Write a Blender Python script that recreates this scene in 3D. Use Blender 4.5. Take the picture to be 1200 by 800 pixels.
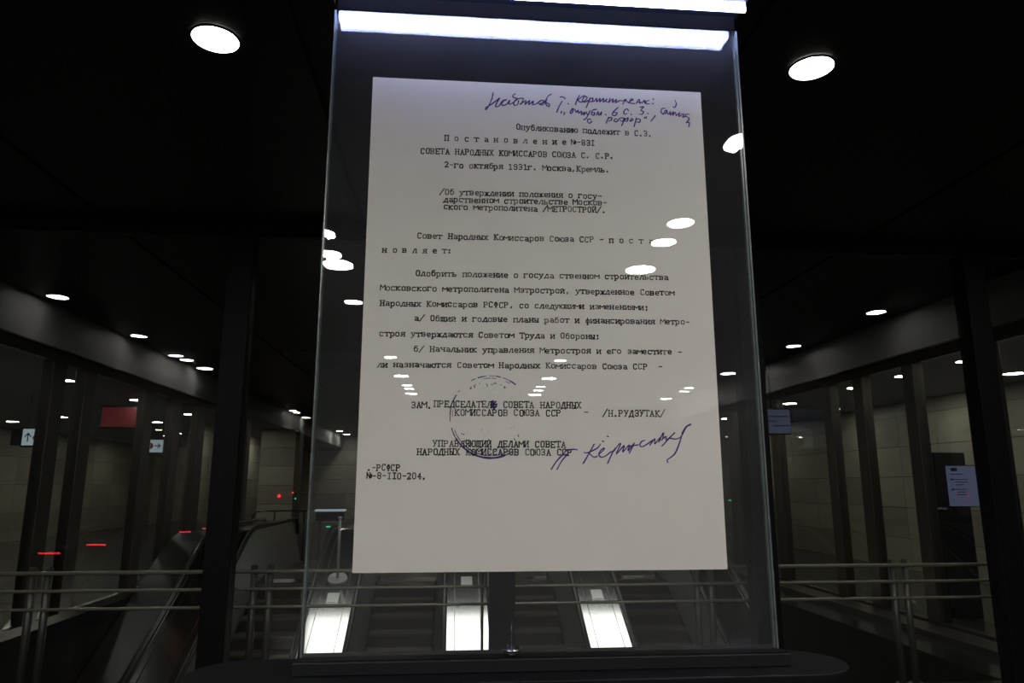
import bpy, bmesh, math, random
from mathutils import Vector, Matrix
random.seed(7)
for o in list(bpy.data.objects): bpy.data.objects.remove(o, do_unlink=True)
COL = bpy.context.scene.collection
sc = bpy.context.scene
# ------------------------------------------------------------------ camera
EYE, PITCH, YAW, FPX = 1.7, math.radians(11.3), math.radians(-4.87), 840.0
cd = bpy.data.cameras.new('camera'); cd.sensor_width = 36; cd.lens = FPX/1200*36; cd.clip_start = .05; cd.clip_end = 200
cam = bpy.data.objects.new('camera', cd); COL.objects.link(cam)
cam.location = (0, 0, EYE); cam.rotation_euler = (math.pi/2+PITCH, 0, YAW)
sc.camera = cam
# ------------------------------------------------------------------ world, exposure
w = bpy.data.worlds.new('world'); sc.world = w; w.use_nodes = True
w.node_tree.nodes['Background'].inputs[0].default_value = (.02, .02, .022, 1)
w.node_tree.nodes['Background'].inputs[1].default_value = .3
sc.view_settings.view_transform = 'Standard'; sc.view_settings.look = 'None'
sc.view_settings.gamma = 1; sc.view_settings.use_curve_mapping = False
sc.view_settings.exposure = 0
L_LAMP, L_SIDE, L_BAR, L_PANEL = 170.0, 33.0, 68.0, 4.6     # radiance of the luminaires

# ------------------------------------------------------------------ materials
def nodes(name):
    m = bpy.data.materials.new(name); m.use_nodes = True
    n = m.node_tree; b = n.nodes['Principled BSDF']
    return m, n, b
def mat(name, col, rough=.5, metal=0, noise=0, scale=8, bump=0, spec=.5, stretch=None, aniso=0):
    m, n, b = nodes(name)
    b.inputs['Base Color'].default_value = (*col, 1); b.inputs['Roughness'].default_value = rough
    b.inputs['Metallic'].default_value = metal; b.inputs['Specular IOR Level'].default_value = spec
    if aniso: b.inputs['Anisotropic'].default_value = aniso
    if noise or bump:
        tc = n.nodes.new('ShaderNodeTexCoord'); mp = n.nodes.new('ShaderNodeMapping'); nz = n.nodes.new('ShaderNodeTexNoise')
        nz.inputs['Scale'].default_value = scale; nz.inputs['Detail'].default_value = 5
        if stretch: mp.inputs['Scale'].default_value = stretch
        n.links.new(tc.outputs['Object'], mp.inputs[0]); n.links.new(mp.outputs[0], nz.inputs[0])
        if noise:
            mx = n.nodes.new('ShaderNodeMix'); mx.data_type = 'RGBA'
            mx.inputs[6].default_value = (*[c*(1-noise) for c in col], 1); mx.inputs[7].default_value = (*[min(1, c*(1+noise)) for c in col], 1)
            n.links.new(nz.outputs[0], mx.inputs[0]); n.links.new(mx.outputs[2], b.inputs['Base Color'])
        if bump:
            bp = n.nodes.new('ShaderNodeBump'); bp.inputs['Strength'].default_value = bump; bp.inputs['Distance'].default_value = .002
            n.links.new(nz.outputs[0], bp.inputs['Height']); n.links.new(bp.outputs[0], b.inputs['Normal'])
    return m
def emit(name, col, s):
    m, n, b = nodes(name)
    b.inputs['Base Color'].default_value = (.8, .8, .8, 1) if s > 5 else (*[c*.06 for c in col], 1)
    b.inputs['Emission Color'].default_value = (*col, 1); b.inputs['Emission Strength'].default_value = s
    return m
def glass(name, tint=(1, 1, 1), dust=0.0, r0=.04):
    m = bpy.data.materials.new(name); m.use_nodes = True; n = m.node_tree; n.nodes.clear()
    out = n.nodes.new('ShaderNodeOutputMaterial'); tr = n.nodes.new('ShaderNodeBsdfTransparent'); gl = n.nodes.new('ShaderNodeBsdfGlossy')
    tr.inputs[0].default_value = (*tint, 1); gl.inputs['Roughness'].default_value = 0
    lw = n.nodes.new('ShaderNodeLayerWeight'); lw.inputs[0].default_value = .5
    def mth(op, a, bv):
        x = n.nodes.new('ShaderNodeMath'); x.operation = op
        if isinstance(a, (int, float)): x.inputs[0].default_value = a
        else: n.links.new(a, x.inputs[0])
        if isinstance(bv, (int, float)): x.inputs[1].default_value = bv
        else: n.links.new(bv, x.inputs[1])
        return x.outputs[0]
    p = mth('POWER', lw.outputs['Facing'], 5.0); f = mth('ADD', mth('MULTIPLY', p, 1-r0), r0)   # Schlick's Fresnel
    mx = n.nodes.new('ShaderNodeMixShader'); n.links.new(f, mx.inputs[0]); n.links.new(tr.outputs[0], mx.inputs[1]); n.links.new(gl.outputs[0], mx.inputs[2])
    last = mx
    if dust:
        df = n.nodes.new('ShaderNodeBsdfDiffuse'); df.inputs[0].default_value = (.8, .8, .85, 1)
        m2 = n.nodes.new('ShaderNodeMixShader')
        tc = n.nodes.new('ShaderNodeTexCoord'); nz = n.nodes.new('ShaderNodeTexNoise'); nz.inputs['Scale'].default_value = 3; nz.inputs['Detail'].default_value = 6
        n.links.new(tc.outputs['Object'], nz.inputs[0])
        n.links.new(mth('MULTIPLY', mth('ADD', nz.outputs[0], .5), dust), m2.inputs[0])
        n.links.new(mx.outputs[0], m2.inputs[1]); n.links.new(df.outputs[0], m2.inputs[2]); last = m2
    n.links.new(last.outputs[0], out.inputs[0]); return m
M = dict(
    ceil=mat('dark_ceiling_metal', (.008, .008, .008), .5, noise=.15, scale=2, spec=.2),
    ceilback=mat('black_ceiling_void', (.004, .004, .004), .8),
    matte=mat('matt_black_baffle', (.002, .002, .002), 1, noise=.1, scale=5, spec=0),
    shaft=mat('dark_shaft_lining', (.02, .02, .019), .9, noise=.2, scale=3, spec=.05),
    fascia=mat('white_painted_fascia', (.155, .155, .15), .6, noise=.04, scale=1.5),
    floor=mat('dark_polished_granite', (.03, .031, .029), .16, noise=.5, scale=60, spec=.5),
    stone=mat('beige_limestone', (.33, .31, .24), .45, noise=.22, scale=2.2, stretch=(1, 1, 3)),
    stoneb=mat('brown_limestone', (.26, .235, .185), .45, noise=.22, scale=2.6, stretch=(1, 1, 3)),
    joint=mat('stone_joint', (.05, .048, .04), .9),
    darkstone=mat('dark_wall_stone', (.02, .02, .02), .4, noise=.3, scale=3),
    black=mat('black_powder_coat', (.003, .0036, .005), .5, noise=.1, scale=20, spec=.12),
    blackgloss=mat('black_lacquer', (.006, .0065, .008), .45, noise=.1, scale=30, spec=.12),
    alu=mat('dark_anodised_aluminium', (.008, .009, .011), .5, noise=.1, scale=30, spec=.25),
    bronze=mat('bronze_metal', (.085, .078, .062), .33, metal=.6, noise=.12, scale=6, stretch=(1, 1, .1)),
    steel=mat('brushed_steel', (.55, .55, .54), .13, metal=1, noise=.08, scale=18, stretch=(1, .05, 1)),
    rail=mat('polished_steel_rail', (.36, .34, .29), .35, metal=.5, noise=.05, scale=30),
    post=mat('dark_steel_post', (.10, .097, .09), .4, metal=.6, noise=.1, scale=20),
    rubber=mat('black_rubber_handrail', (.008, .008, .008), .35, noise=.1, scale=40),
    psteel=mat('satin_steel_panel', (.48, .48, .47), .30, metal=.85, noise=.1, scale=10, stretch=(1, .3, 1)),
    step=mat('ribbed_step_metal', (.16, .145, .12), .4, metal=.7, noise=.2, scale=12),
    riser=mat('dark_riser_metal', (.04, .037, .03), .45, metal=.5, noise=.2, scale=12),
    chrome=mat('chrome', (.8, .8, .82), .1, metal=1, noise=.02, scale=5),
    paper=mat('aged_print_paper', (.74, .715, .685), .8, noise=.035, scale=9, bump=.15),
    ink=mat('typewriter_ink', (.004, .004, .005), .8, noise=.3, scale=200),
    pink=mat('violet_pencil', (.06, .012, .22), .8, noise=.3, scale=150),
    stampink=mat('violet_stamp_ink', (.05, .02, .17), .8, noise=.3, scale=150),
    edge=mat('polished_glass_edge', (.10, .125, .125), .3, noise=.6, scale=14, spec=.4),
    vglass=glass('display_glass', (.985, .99, .99), dust=.0066),
    pglass=glass('partition_glass', (.93, .945, .935)),
    lamp=emit('downlight_diffuser', (1, .96, .90), L_LAMP),
    sidelamp=emit('side_hall_diffuser', (1, .96, .88), L_SIDE),
    bar=emit('led_bar_diffuser', (.45, .51, 1), L_BAR),
    sidelamp_left=emit('left_hall_diffuser', (1, .96, .88), L_SIDE*1.5),
    panel=emit('ceiling_panel_diffuser', (1, .98, .94), L_PANEL),
    ring=mat('white_lamp_ring', (.5, .5, .5), .5, noise=.05, scale=10),
    signw=emit('lit_sign_and_counter_glow', (.72, .86, .95), .40),
    reflred=emit('dim_red_reflection_glow', (.6, .04, .05), .09),
    signb=emit('blue_display', (.30, .34, .62), .085),
    posterb=emit('blue_screen', (.36, .38, .68), .17),
    red=emit('red_led', (1, .03, .05), 1.6), redb=emit('red_gate_led', (1, .02, .04), 10), green=emit('green_led', (.02, .9, .35), 1.0),
    signink=mat('sign_black', (.02, .02, .025), .7, noise=.1, scale=50),
    signred=mat('sign_red', (.45, .02, .03), .6, noise=.1, scale=50),
    granite=mat('grey_granite_cladding', (.016, .016, .015), .42, noise=.4, scale=70),
)
# ------------------------------------------------------------------ helpers
def bm_box(bm, x0, x1, y0, y1, z0, z1, mi=0):
    v = [bm.verts.new(p) for p in ((x0,y0,z0),(x1,y0,z0),(x1,y1,z0),(x0,y1,z0),(x0,y0,z1),(x1,y0,z1),(x1,y1,z1),(x0,y1,z1))]
    for q in ((0,3,2,1),(4,5,6,7),(0,1,5,4),(1,2,6,5),(2,3,7,6),(3,0,4,7)):
        f = bm.faces.new([v[i] for i in q]); f.material_index = mi
def bm_cyl(bm, a, b, r, n=16, r2=None, caps=True, smooth=True):
    a = Vector(a); b = Vector(b); d = (b-a).normalized(); r2 = r if r2 is None else r2
    u = d.orthogonal().normalized(); v = d.cross(u)
    A = [bm.verts.new(a+(u*math.cos(t)+v*math.sin(t))*r) for t in [2*math.pi*i/n for i in range(n)]]
    B = [bm.verts.new(b+(u*math.cos(t)+v*math.sin(t))*r2) for t in [2*math.pi*i/n for i in range(n)]]
    for i in range(n):
        f = bm.faces.new((A[i], A[(i+1)%n], B[(i+1)%n], B[i])); f.smooth = smooth
    if caps: bm.faces.new(A[::-1]); bm.faces.new(B)
def bm_tube(bm, pts, r, n=10):
    pts = [Vector(p) for p in pts]; rings = []
    for i, p in enumerate(pts):
        d = (pts[min(i+1, len(pts)-1)]-pts[max(i-1, 0)]).normalized()
        u = d.cross(Vector((1, 0, 0)))
        if u.length < .1: u = d.cross(Vector((0, 0, 1)))
        u.normalize(); v = d.cross(u)
        rings.append([bm.verts.new(p+(u*math.cos(2*math.pi*k/n)+v*math.sin(2*math.pi*k/n))*r) for k in range(n)])
    for a, b in zip(rings, rings[1:]):
        for k in range(n): bm.faces.new((a[k], a[(k+1)%n], b[(k+1)%n], b[k])).smooth = True
    bm.faces.new(rings[0][::-1]); bm.faces.new(rings[-1])
def bm_prof(bm, prof, x0, x1):
    """profile of (y,z) points swept along x"""
    A = [bm.verts.new((x0, y, z)) for y, z in prof]; B = [bm.verts.new((x1, y, z)) for y, z in prof]; n = len(prof)
    for i in range(n): bm.faces.new((A[i], B[i], B[(i+1)%n], A[(i+1)%n]))
    bm.faces.new(A[::-1]); bm.faces.new(B)
def obj(name, bm, m, parent=None, bevel=0, recalc=True):
    if recalc: bmesh.ops.recalc_face_normals(bm, faces=bm.faces[:])
    me = bpy.data.meshes.new(name); bm.to_mesh(me); bm.free()
    for x in (m if isinstance(m, (list, tuple)) else [m]): me.materials.append(M[x])
    o = bpy.data.objects.new(name, me); COL.objects.link(o)
    if parent: o.parent = parent
    if bevel:
        md = o.modifiers.new('bevel', 'BEVEL'); md.width = bevel; md.segments = 2; md.limit_method = 'ANGLE'
    return o
def box(name, m, x0, x1, y0, y1, z0, z1, parent=None, bevel=0):
    bm = bmesh.new()
    ox = Vector((0, 0, 0)) if parent else Vector(((x0+x1)/2, (y0+y1)/2, z0))
    bm_box(bm, x0-ox.x, x1-ox.x, y0-ox.y, y1-ox.y, z0-ox.z, z1-ox.z)
    o = obj(name, bm, m, parent, bevel); o.location = ox; return o
def tag(o, label, cat, group=None):
    o['label'] = label; o['category'] = cat
    if group: o['group'] = group
    return o
def thing(name, label, cat, loc=(0, 0, 0), group=None):
    o = bpy.data.objects.new(name, None); COL.objects.link(o); o.location = loc; o.empty_display_size = .1
    return tag(o, label, cat, group)
def struct(o): o['kind'] = 'structure'; return o
def inst(src, name, loc, parent=None, rot=None, scale=None):
    o = src.copy(); o.name = name; COL.objects.link(o); o.parent = parent; o.location = loc
    if rot: o.rotation_euler = rot
    if scale: o.scale = scale
    return o

R3 = cam.rotation_euler.to_matrix(); FW = R3 @ Vector((0, 0, -1)); RT = R3 @ Vector((1, 0, 0)); UP = R3 @ Vector((0, 1, 0))
def onplane(px, py, Y):
    d = FW*FPX+RT*(px-600)+UP*(400-py); return Vector((0, 0, EYE))+d*(Y/d.y)
def atx(px, py, X):
    d = FW*FPX+RT*(px-600)+UP*(400-py); return Vector((0, 0, EYE))+d*(X/d.x)
# ================================================================== STRUCTURE
XL, XR, ZC, ZS, YP = -4.95, 5.9, 3.9, 3.38, 6.0
YEND, YBACK = 34.0, -15.0
box_s = lambda *a, **k: struct(box(*a, **k))
# floor pieces around the escalator opening
OX0, OX1, OY0, OY1 = -4.95, 4.95, 6.42, 13.45
fl = bmesh.new()
bm_box(fl, -13.5, 13.5, YBACK, OY0, -.3, 0)
bm_box(fl, -13.5, OX0, OY0, OY1, -.3, 0)
bm_box(fl, OX1, 13.5, OY0, OY1, -.3, 0)
bm_box(fl, -13.5, 13.5, OY1, YEND, -.3, 0)
floor = struct(obj('floor', fl, 'floor'))
# shaft below the floor
SH0 = OX0-.14
for nm, a_ in (('wall_shaft_left', (OX0-.4, OX0-.2, 1.0, OY1+.3, -6, -.3)), ('wall_shaft_right', (OX1+.2, OX1+.4, 1.0, OY1+.3, -6, -.3)), ('wall_shaft_front', (OX0-.4, OX1+.4, .8, 1.0, -6, -.3)),
               ('floor_shaft', (OX0-.4, OX1+.4, .8, 18.2, -6.2, -6)), ('wall_shaft_rear', (OX0-.4, OX1+.4, 18.0, 18.2, -6, -.3))):
    struct(box(nm, 'shaft', *a_))
struct(box('trim_3', 'shaft', OX0+.001, OX0+.03, OY0, OY1, -1.2, -.002)); struct(box('trim_4', 'shaft', OX1-.03, OX1-.001, OY0, OY1, -1.2, -.002))
# ceiling with long panels and open joints
SX0, SX1, SY0, SY1 = -2.915, 4.0, 12.2, 13.2            # recessed light slot over the escalators
cb = bmesh.new()
bm_box(cb, XL-.1, XR+.1, YBACK, SY0, ZC+.03, ZC+.2); bm_box(cb, XL-.1, XR+.1, SY1, YEND, ZC+.03, ZC+.2)
bm_box(cb, XL-.1, SX0, SY0, SY1, ZC+.03, ZC+.2); bm_box(cb, SX1, XR+.1, SY0, SY1, ZC+.03, ZC+.2)
ceiling = struct(obj('ceiling', cb, 'ceilback'))
seams = [XL, -2.92, -.77, 1.45, 3.70, XR]
for i in range(5):
    for (a, b) in ((YBACK, YP), (YP, SY0), (SY0, SY1), (SY1, YEND)):
        g = .02; e0 = g if a in (YBACK, YP) else .001; e1 = g if b in (YEND, YP) else .001
        xa, xb = seams[i]+g, seams[i+1]-g
        if a == SY0:
            if xa < SX0 < xb: xb = SX0
            elif xa < SX1 < xb: xa = SX1
            elif xa >= SX0 and xb <= SX1: continue
        o = box('ceiling_panel', 'ceil', xa, xb, a+e0, b-e1, ZC, ZC+.028)
        o.parent = ceiling
# fascia strips
box_s('trim_1', 'fascia', XL-.12, XL, YBACK, YEND, ZS, ZC+.2)
box_s('trim_2', 'fascia', XR, XR+.12, YBACK, YEND, ZS, ZC+.2)
# side hall ceilings
box_s('ceiling', 'fascia', -13.5, XL-.12, YP, YEND, ZS, ZS+.1)
box_s('ceiling', 'fascia', XR+.12, 9.6, YP, YEND, ZS, ZS+.1)
# near hall shell
box_s('wall_left', 'darkstone', XL-.3, XL-.12, YBACK, YP+.1, 0, ZS+.1)
box_s('wall_right', 'darkstone', XR+.12, XR+.3, YBACK, YP+.1, 0, ZS+.1)
box_s('wall_rear', 'darkstone', -6, 7, YBACK-.2, YBACK, 0, ZC+.2)
def tiled_wall(name, axis, at, a0, a1, z0, z1, tw, th, facing, m='stone'):
    """wall of stone slabs; axis 'x' = wall plane x=at running along y; 'y' = plane y=at running along x"""
    back = box(name, 'joint', *((at, at+.2*facing, a0, a1) if axis == 'x' else (a0, a1, at, at+.2*facing)), z0, z1) if facing > 0 else \
           box(name, 'joint', *((at-.2, at, a0, a1) if axis == 'x' else (a0, a1, at-.2, at)), z0, z1)
    struct(back)
    n = int(math.ceil((a1-a0)/tw)); mrow = int(math.ceil((z1-z0)/th)); g = .006
    protos = []
    for k in range(2):
        bm = bmesh.new()
        if axis == 'x': bm_box(bm, -.03, 0, g, tw-g, g, th-g)
        else: bm_box(bm, g, tw-g, -.03, 0, g, th-g)
        if facing < 0:
            for v in bm.verts:
                if axis == 'x': v.co.x *= -1
                else: v.co.y *= -1
        protos.append(obj('stone_tile', bm, 'stone' if k == 0 else 'stoneb'))
    inv = Matrix.Translation(-Vector(back.location)); first = [True, True]
    for r in range(mrow):
        for c in range(n):
            k = 0 if random.random() < .62 else 1
            p = protos[k]
            if first[k]: o = p; first[k] = False
            else: o = p.copy(); COL.objects.link(o)
            o.parent = back; o.matrix_parent_inverse = inv
            off = random.uniform(-.004, .004)
            u = a0+c*tw; z = z0+r*th
            sx = min(1, (a1-u)/tw); sz = min(1, (z1-z)/th)
            o.location = (at+off, u, z) if axis == 'x' else (u, at+off, z)
            o.scale = (1, sx, sz) if axis == 'x' else (sx, 1, sz)
            o.rotation_euler = (0, 0, 0)
    return back
tiled_wall('wall_far', 'y', YEND, -13.5, 9.6, 0, ZC+.1, 1.25, .65, 1)
tiled_wall('wall_right', 'x', 9.4, YP, YEND, 0, ZS, 1.2, .62, 1)
tiled_wall('wall_left', 'x', -13.3, YP, YEND, 0, ZS, 1.6, .85, -1)
# partitions closing side halls next to the near hall
box_s('wall_side', 'darkstone', -13.5, XL-.3, YP-.1, YP, 0, ZS+.1)
box_s('wall_side', 'darkstone', XR+.3, 9.6, YP-.1, YP, 0, ZS+.1)
# stone return walls beyond the left storefront, and a pillar
tiled_wall('wall_recess', 'x', -7.0, 20.5, YEND, 0, ZS, 1.2, .62, -1)
def pillar(name, x0, x1, y0, y1, label):
    t = thing(name, label, 'pillar', ((x0+x1)/2, (y0+y1)/2, 0))
    inv = Matrix.Translation(-Vector(t.location))
    o = box('core', 'joint', x0+.02, x1-.02, y0+.02, y1-.02, 0, ZS); o.parent = t; o.matrix_parent_inverse = inv
    for r in range(6):
        z0, z1 = r*ZS/6+.005, (r+1)*ZS/6-.005
        o = box('stone_tile', random.choice(['stone', 'stoneb']), x0, x1, y0, y0+.018, z0, z1); o.parent = t; o.matrix_parent_inverse = inv
        o = box('stone_tile', random.choice(['stone', 'stoneb']), x1-.018, x1, y0+.02, y1, z0, z1); o.parent = t; o.matrix_parent_inverse = inv
    o = box('corner_trim', 'bronze', x1, x1+.12, y0, y0+.12, 0, ZS); o.parent = t; o.matrix_parent_inverse = inv
    return t
pillar('stone_pillar', -5.75, -4.72, 22.6, 23.8, 'beige stone-clad square pillar standing left of the display case beyond the escalators')

# ================================================================== GLASS PARTITION
pt = thing('glass_partition', 'black framed floor-to-ceiling glass partition standing behind the display case', 'partition', (.4, YP, 0))
inv = Matrix.Translation(-Vector(pt.location))
def kid(o, t):
    o.parent = t; o.matrix_parent_inverse = Matrix.Translation(-Vector(t.location)); return o
ml = [-3.98, -1.78, .43, 2.60, 4.75]
for x in ml: kid(box('mullion', 'black', x-.10, x+.10, YP-.08, YP+.10, .06, ZC-.12, bevel=.006), pt)
kid(box('top_rail', 'black', XL+.01, XR-.01, YP-.08, YP+.10, ZC-.12, ZC-.002, bevel=.006), pt)
kid(box('bottom_rail', 'black', XL+.01, XR-.01, YP-.08, YP+.10, 0, .06, bevel=.006), pt)
xs = [XL]+ml+[XR]
for a, b in zip(xs, xs[1:]):
    a2 = a+.1 if a != XL else a+.01; b2 = b-.1 if b != XR else b-.01
    kid(box('glass_pane', 'pglass', a2, b2, YP-.004, YP+.006, .06, ZC-.12), pt)
    kid(box('glazing_bead', 'alu', a2, b2, YP-.03, YP-.006, ZC-.145, ZC-.121), pt)

# ================================================================== DISPLAY CASE
GX0, GX1, GZ0, GZ1, YG = -.466, 1.112, 1.13, 3.475, 2.48
case = thing('display_stand', 'black oval-topped pedestal base carrying the tall glass sheet of the document', 'stand', (.27, 2.49, 0))
def stadium(bm, x0, x1, y0, y1, z0, z1, n=20):
    r = (y1-y0)/2; cy = (y0+y1)/2; pts = []
    for i in range(n+1):
        a = -math.pi/2+math.pi*i/n; pts.append((x1-r+r*math.cos(a), cy+r*math.sin(a)))
    for i in range(n+1):
        a = math.pi/2+math.pi*i/n; pts.append((x0+r+r*math.cos(a), cy+r*math.sin(a)))
    A = [bm.verts.new((x, y, z0)) for x, y in pts]; B = [bm.verts.new((x, y, z1)) for x, y in pts]; m_ = len(pts)
    for i in range(m_): bm.faces.new((A[i], A[(i+1)%m_], B[(i+1)%m_], B[i])).smooth = (i != n and i != m_-1)
    bm.faces.new(A[::-1]); bm.faces.new(B)
bm = bmesh.new(); stadium(bm, -.815, 1.335, 2.315, 2.665, 1.072, 1.118); kid(obj('tabletop', bm, 'blackgloss', bevel=.004), case)
bm = bmesh.new(); stadium(bm, -.76, 1.28, 2.36, 2.62, .06, 1.072); kid(obj('plinth_body', bm, 'granite'), case)
bm = bmesh.new(); stadium(bm, -.80, 1.32, 2.33, 2.65, 0, .06); kid(obj('plinth_foot', bm, 'black'), case)
kid(box('glass_channel', 'alu', GX0-.012, GX1+.012, 2.42, 2.56, 1.118, 1.158, bevel=.003), case)
kid(box('channel_cover_strip', 'blackgloss', GX0-.008, GX1+.008, 2.424, 2.476, 1.158, 1.162), case)
# glass sheets
gt = thing('glass_display_panel', 'tall upright laminated glass sheet holding the typed document above the black stand', 'glass panel', ((GX0+GX1)/2, YG, GZ0))
kid(box('front_glass', 'vglass', GX0+.006, GX1-.006, YG, YG+.010, 1.159, GZ1), gt)
kid(box('rear_glass', 'vglass', GX0+.006, GX1-.006, YG+.026, YG+.036, 1.159, GZ1), gt)
for x0, x1 in ((GX0, GX0+.006), (GX1-.006, GX1)):
    for a, b in ((YG, YG+.011), (YG+.025, YG+.036)):
        kid(box('polished_edge', 'edge', x0, x1, a, b, 1.159, GZ1), gt)
# top lamp
lt = thing('display_case_lamp', 'long blue-white LED bar under a black hood along the top of the glass sheet', 'lamp', ((GX0+GX1)/2, YG, GZ1))
kid(box('led_bar', 'bar', GX0, GX1, 2.386, 2.398, 3.500, 3.536), lt)
kid(box('hood', 'black', GX0-.01, GX1+.01, 2.37, 2.53, 3.537, 3.60, bevel=.004), lt)
kid(box('glass_clamp', 'matte', GX0+.01, GX1-.01, YG-.004, YG+.04, 3.476, 3.537), lt)

# ---------------- the document
PY = 2.4985
doc = thing('typed_document', 'large off-white typed decree with violet handwriting and round stamp inside the glass', 'document', (.32, 2.5, 1.415))
PX0, PX1, PZ0, PZ1 = -.315, .957, 1.415, 3.212
kid(box('paper_sheet', 'paper', PX0, PX1, 2.499, 2.502, PZ0, PZ1), doc)
S = {}
sv, st, sb = '02 22 08 28', '48 68', '42 62'
def g(ch, s): S[ch] = [[(int(c[i]), int(c[i+1])) for i in range(0, len(c), 2)] for c in s.split()]
SER_BL, SER_TL, SER_BR, SER_TR = ' 0222', ' 0828', ' 4262', ' 4868'
ALL = SER_BL+SER_TL+SER_BR+SER_TR
for ch_, st_ in {'А': '123852 2444 0222 4262', 'Б': '575818124253544515 0818', 'В': '0848575645 4515 1812 024253544515', 'Г': '085857 1812 0222', 'Д': '01026261 1237 3758 5852 3848',
          'Е': '085857 1812 025253 1545', 'Ж': '3832 083502 683562 2242', 'З': '172848575645 2545 455453 534222 2213', 'И': '18125852'+ALL, 'Й': '18125852 2949'+ALL, 'К': '1812 1558 2552'+ALL,
          'Л': '02123858 5852 4262', 'М': '0208 0835 3568 6862', 'Н': '1812 5852 1555'+ALL, 'О': '284857534222131728', 'П': '1812 5852 0868'+SER_BL+SER_BR,
          'Р': '1812 08485756454515 0222', 'С': '574828171322 224253 5758', 'Т': '07086867 3832 2242', 'У': '1834 58342212'+SER_TL+SER_TR, 'Ф': '3832 2242 2848 2747565544241516 1627',
          'Х': '1852 5812'+ALL, 'Ц': '1812 5852 026261'+SER_TL+SER_TR, 'Ч': '18162555 5852'+SER_TL+SER_TR+SER_BR, 'Ш': '1812 3832 5852 0262 0828 4868', 'Щ': '1812 3832 5852 026261 0828 4868',
          'Ъ': '070828 28224253544525', 'Ы': '18123243443515 5852'+SER_TL+SER_TR+SER_BR, 'Ь': '18124253544515 0828 0212', 'Э': '1728485753422213 5525',
          'Ю': '0802 0525 385867635232232738', 'Я': '5852 682817162555 3512 0222 4262',
          '0': '284857534222131728', '1': '173832 1252', '2': '172848575612 125253', '3': '172848575645 2545 455453 534222 2213', '4': '48146464 4842 3252', '5': '581815455453422213',
          '8': '251617284857564525 25141322425354 5445', '9': '132242535748 4828171625 255556', 'I': '1858 3832 1252', '.': '2232332322', ',': '323321', ';': '25353626 323321',
          ':': '2232332322 2535362625', '-': '1555', '/': '0169', '№': '0208 0842 4248 56666454 5456 5363'}.items(): g(ch_, st_)
low = {}
for ch in list(S):
    if 'А' <= ch <= 'Я' or ch in 'Й':
        low[ch.lower()] = [[(x, 2+(y-2)*.72 if y >= 2 else y*.9+.2) for x, y in pl] for pl in S[ch]]
S.update(low)
g('а', '164655 5552 5262 5424132242 4253'); g('б', '5828 28161322 22425355 554626 2615'); g('е', '14545546261513 132252'); g('р', '1610 0616 164655 555342 4212 0020')
g('у', '0626 4666 1632 563210 1000'); g('ф', '3830 2040 26465553422213 131526')
def ribbon(bm, pts, wdt, y):
    """flat ink stroke on the paper; pts are (x,z)"""
    pts = [Vector((p[0], p[1])) for p in pts]
    if len(pts) < 2: return
    ls, rs = [], []
    for i, p in enumerate(pts):
        a = pts[max(i-1, 0)]; b = pts[min(i+1, len(pts)-1)]; d = b-a
        if d.length < 1e-7: d = Vector((1, 0))
        d.normalize(); nn = Vector((-d.y, d.x))
        ww = wdt[i] if isinstance(wdt, list) else wdt
        q = p.copy()
        if i == 0: q -= d*ww*.35
        if i == len(pts)-1: q += d*ww*.35
        k = 1.0
        if 0 < i < len(pts)-1:
            c = abs((pts[i]-a).normalized().dot(nn.yx*Vector((1, 1)) if False else d)); k = min(1.5, 1/max(.6, c))
        ls.append(bm.verts.new((q.x+nn.x*ww*k/2, y, q.y+nn.y*ww*k/2))); rs.append(bm.verts.new((q.x-nn.x*ww*k/2, y, q.y-nn.y*ww*k/2)))
    for i in range(len(pts)-1): bm.faces.new((ls[i], ls[i+1], rs[i+1], rs[i]))
def typed(text, x0, y0, x1, y1, cap=6.0, wd=.0038):
    a = onplane(x0, y0, PY); b = onplane(x1, y1, PY)
    n = len(text); pitch = (b.x-a.x)/n; gw = pitch*.90/6; sl = (b.z-a.z)/(b.x-a.x)
    top = onplane(x0, y0-cap, PY); gh = (top.z-a.z)/6
    bm = bmesh.new()
    for i, ch in enumerate(text):
        if ch == ' ' or ch not in S: continue
        jx = random.uniform(-.0008, .0008); jz = random.uniform(-.0010, .0010); th = random.uniform(-.03, .03)
        ww = wd*random.uniform(.8, 1.15)
        for pl in S[ch]:
            pts = []
            for (gx, gy) in pl:
                lx = gx*gw; lz = (gy-2)*gh
                X = a.x+i*pitch+jx+lx-lz*th; Z = a.z+(i*pitch+lx)*sl+jz+lz+lx*th
                pts.append((X, Z))
            # split at sharp corners so that each straight run keeps its weight
            for q in range(len(pts)-1): ribbon(bm, pts[q:q+2], ww, PY)
    o = obj('typed_line', bm, 'ink', recalc=False); kid(o, doc); o['kind'] = 'stuff'
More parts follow.
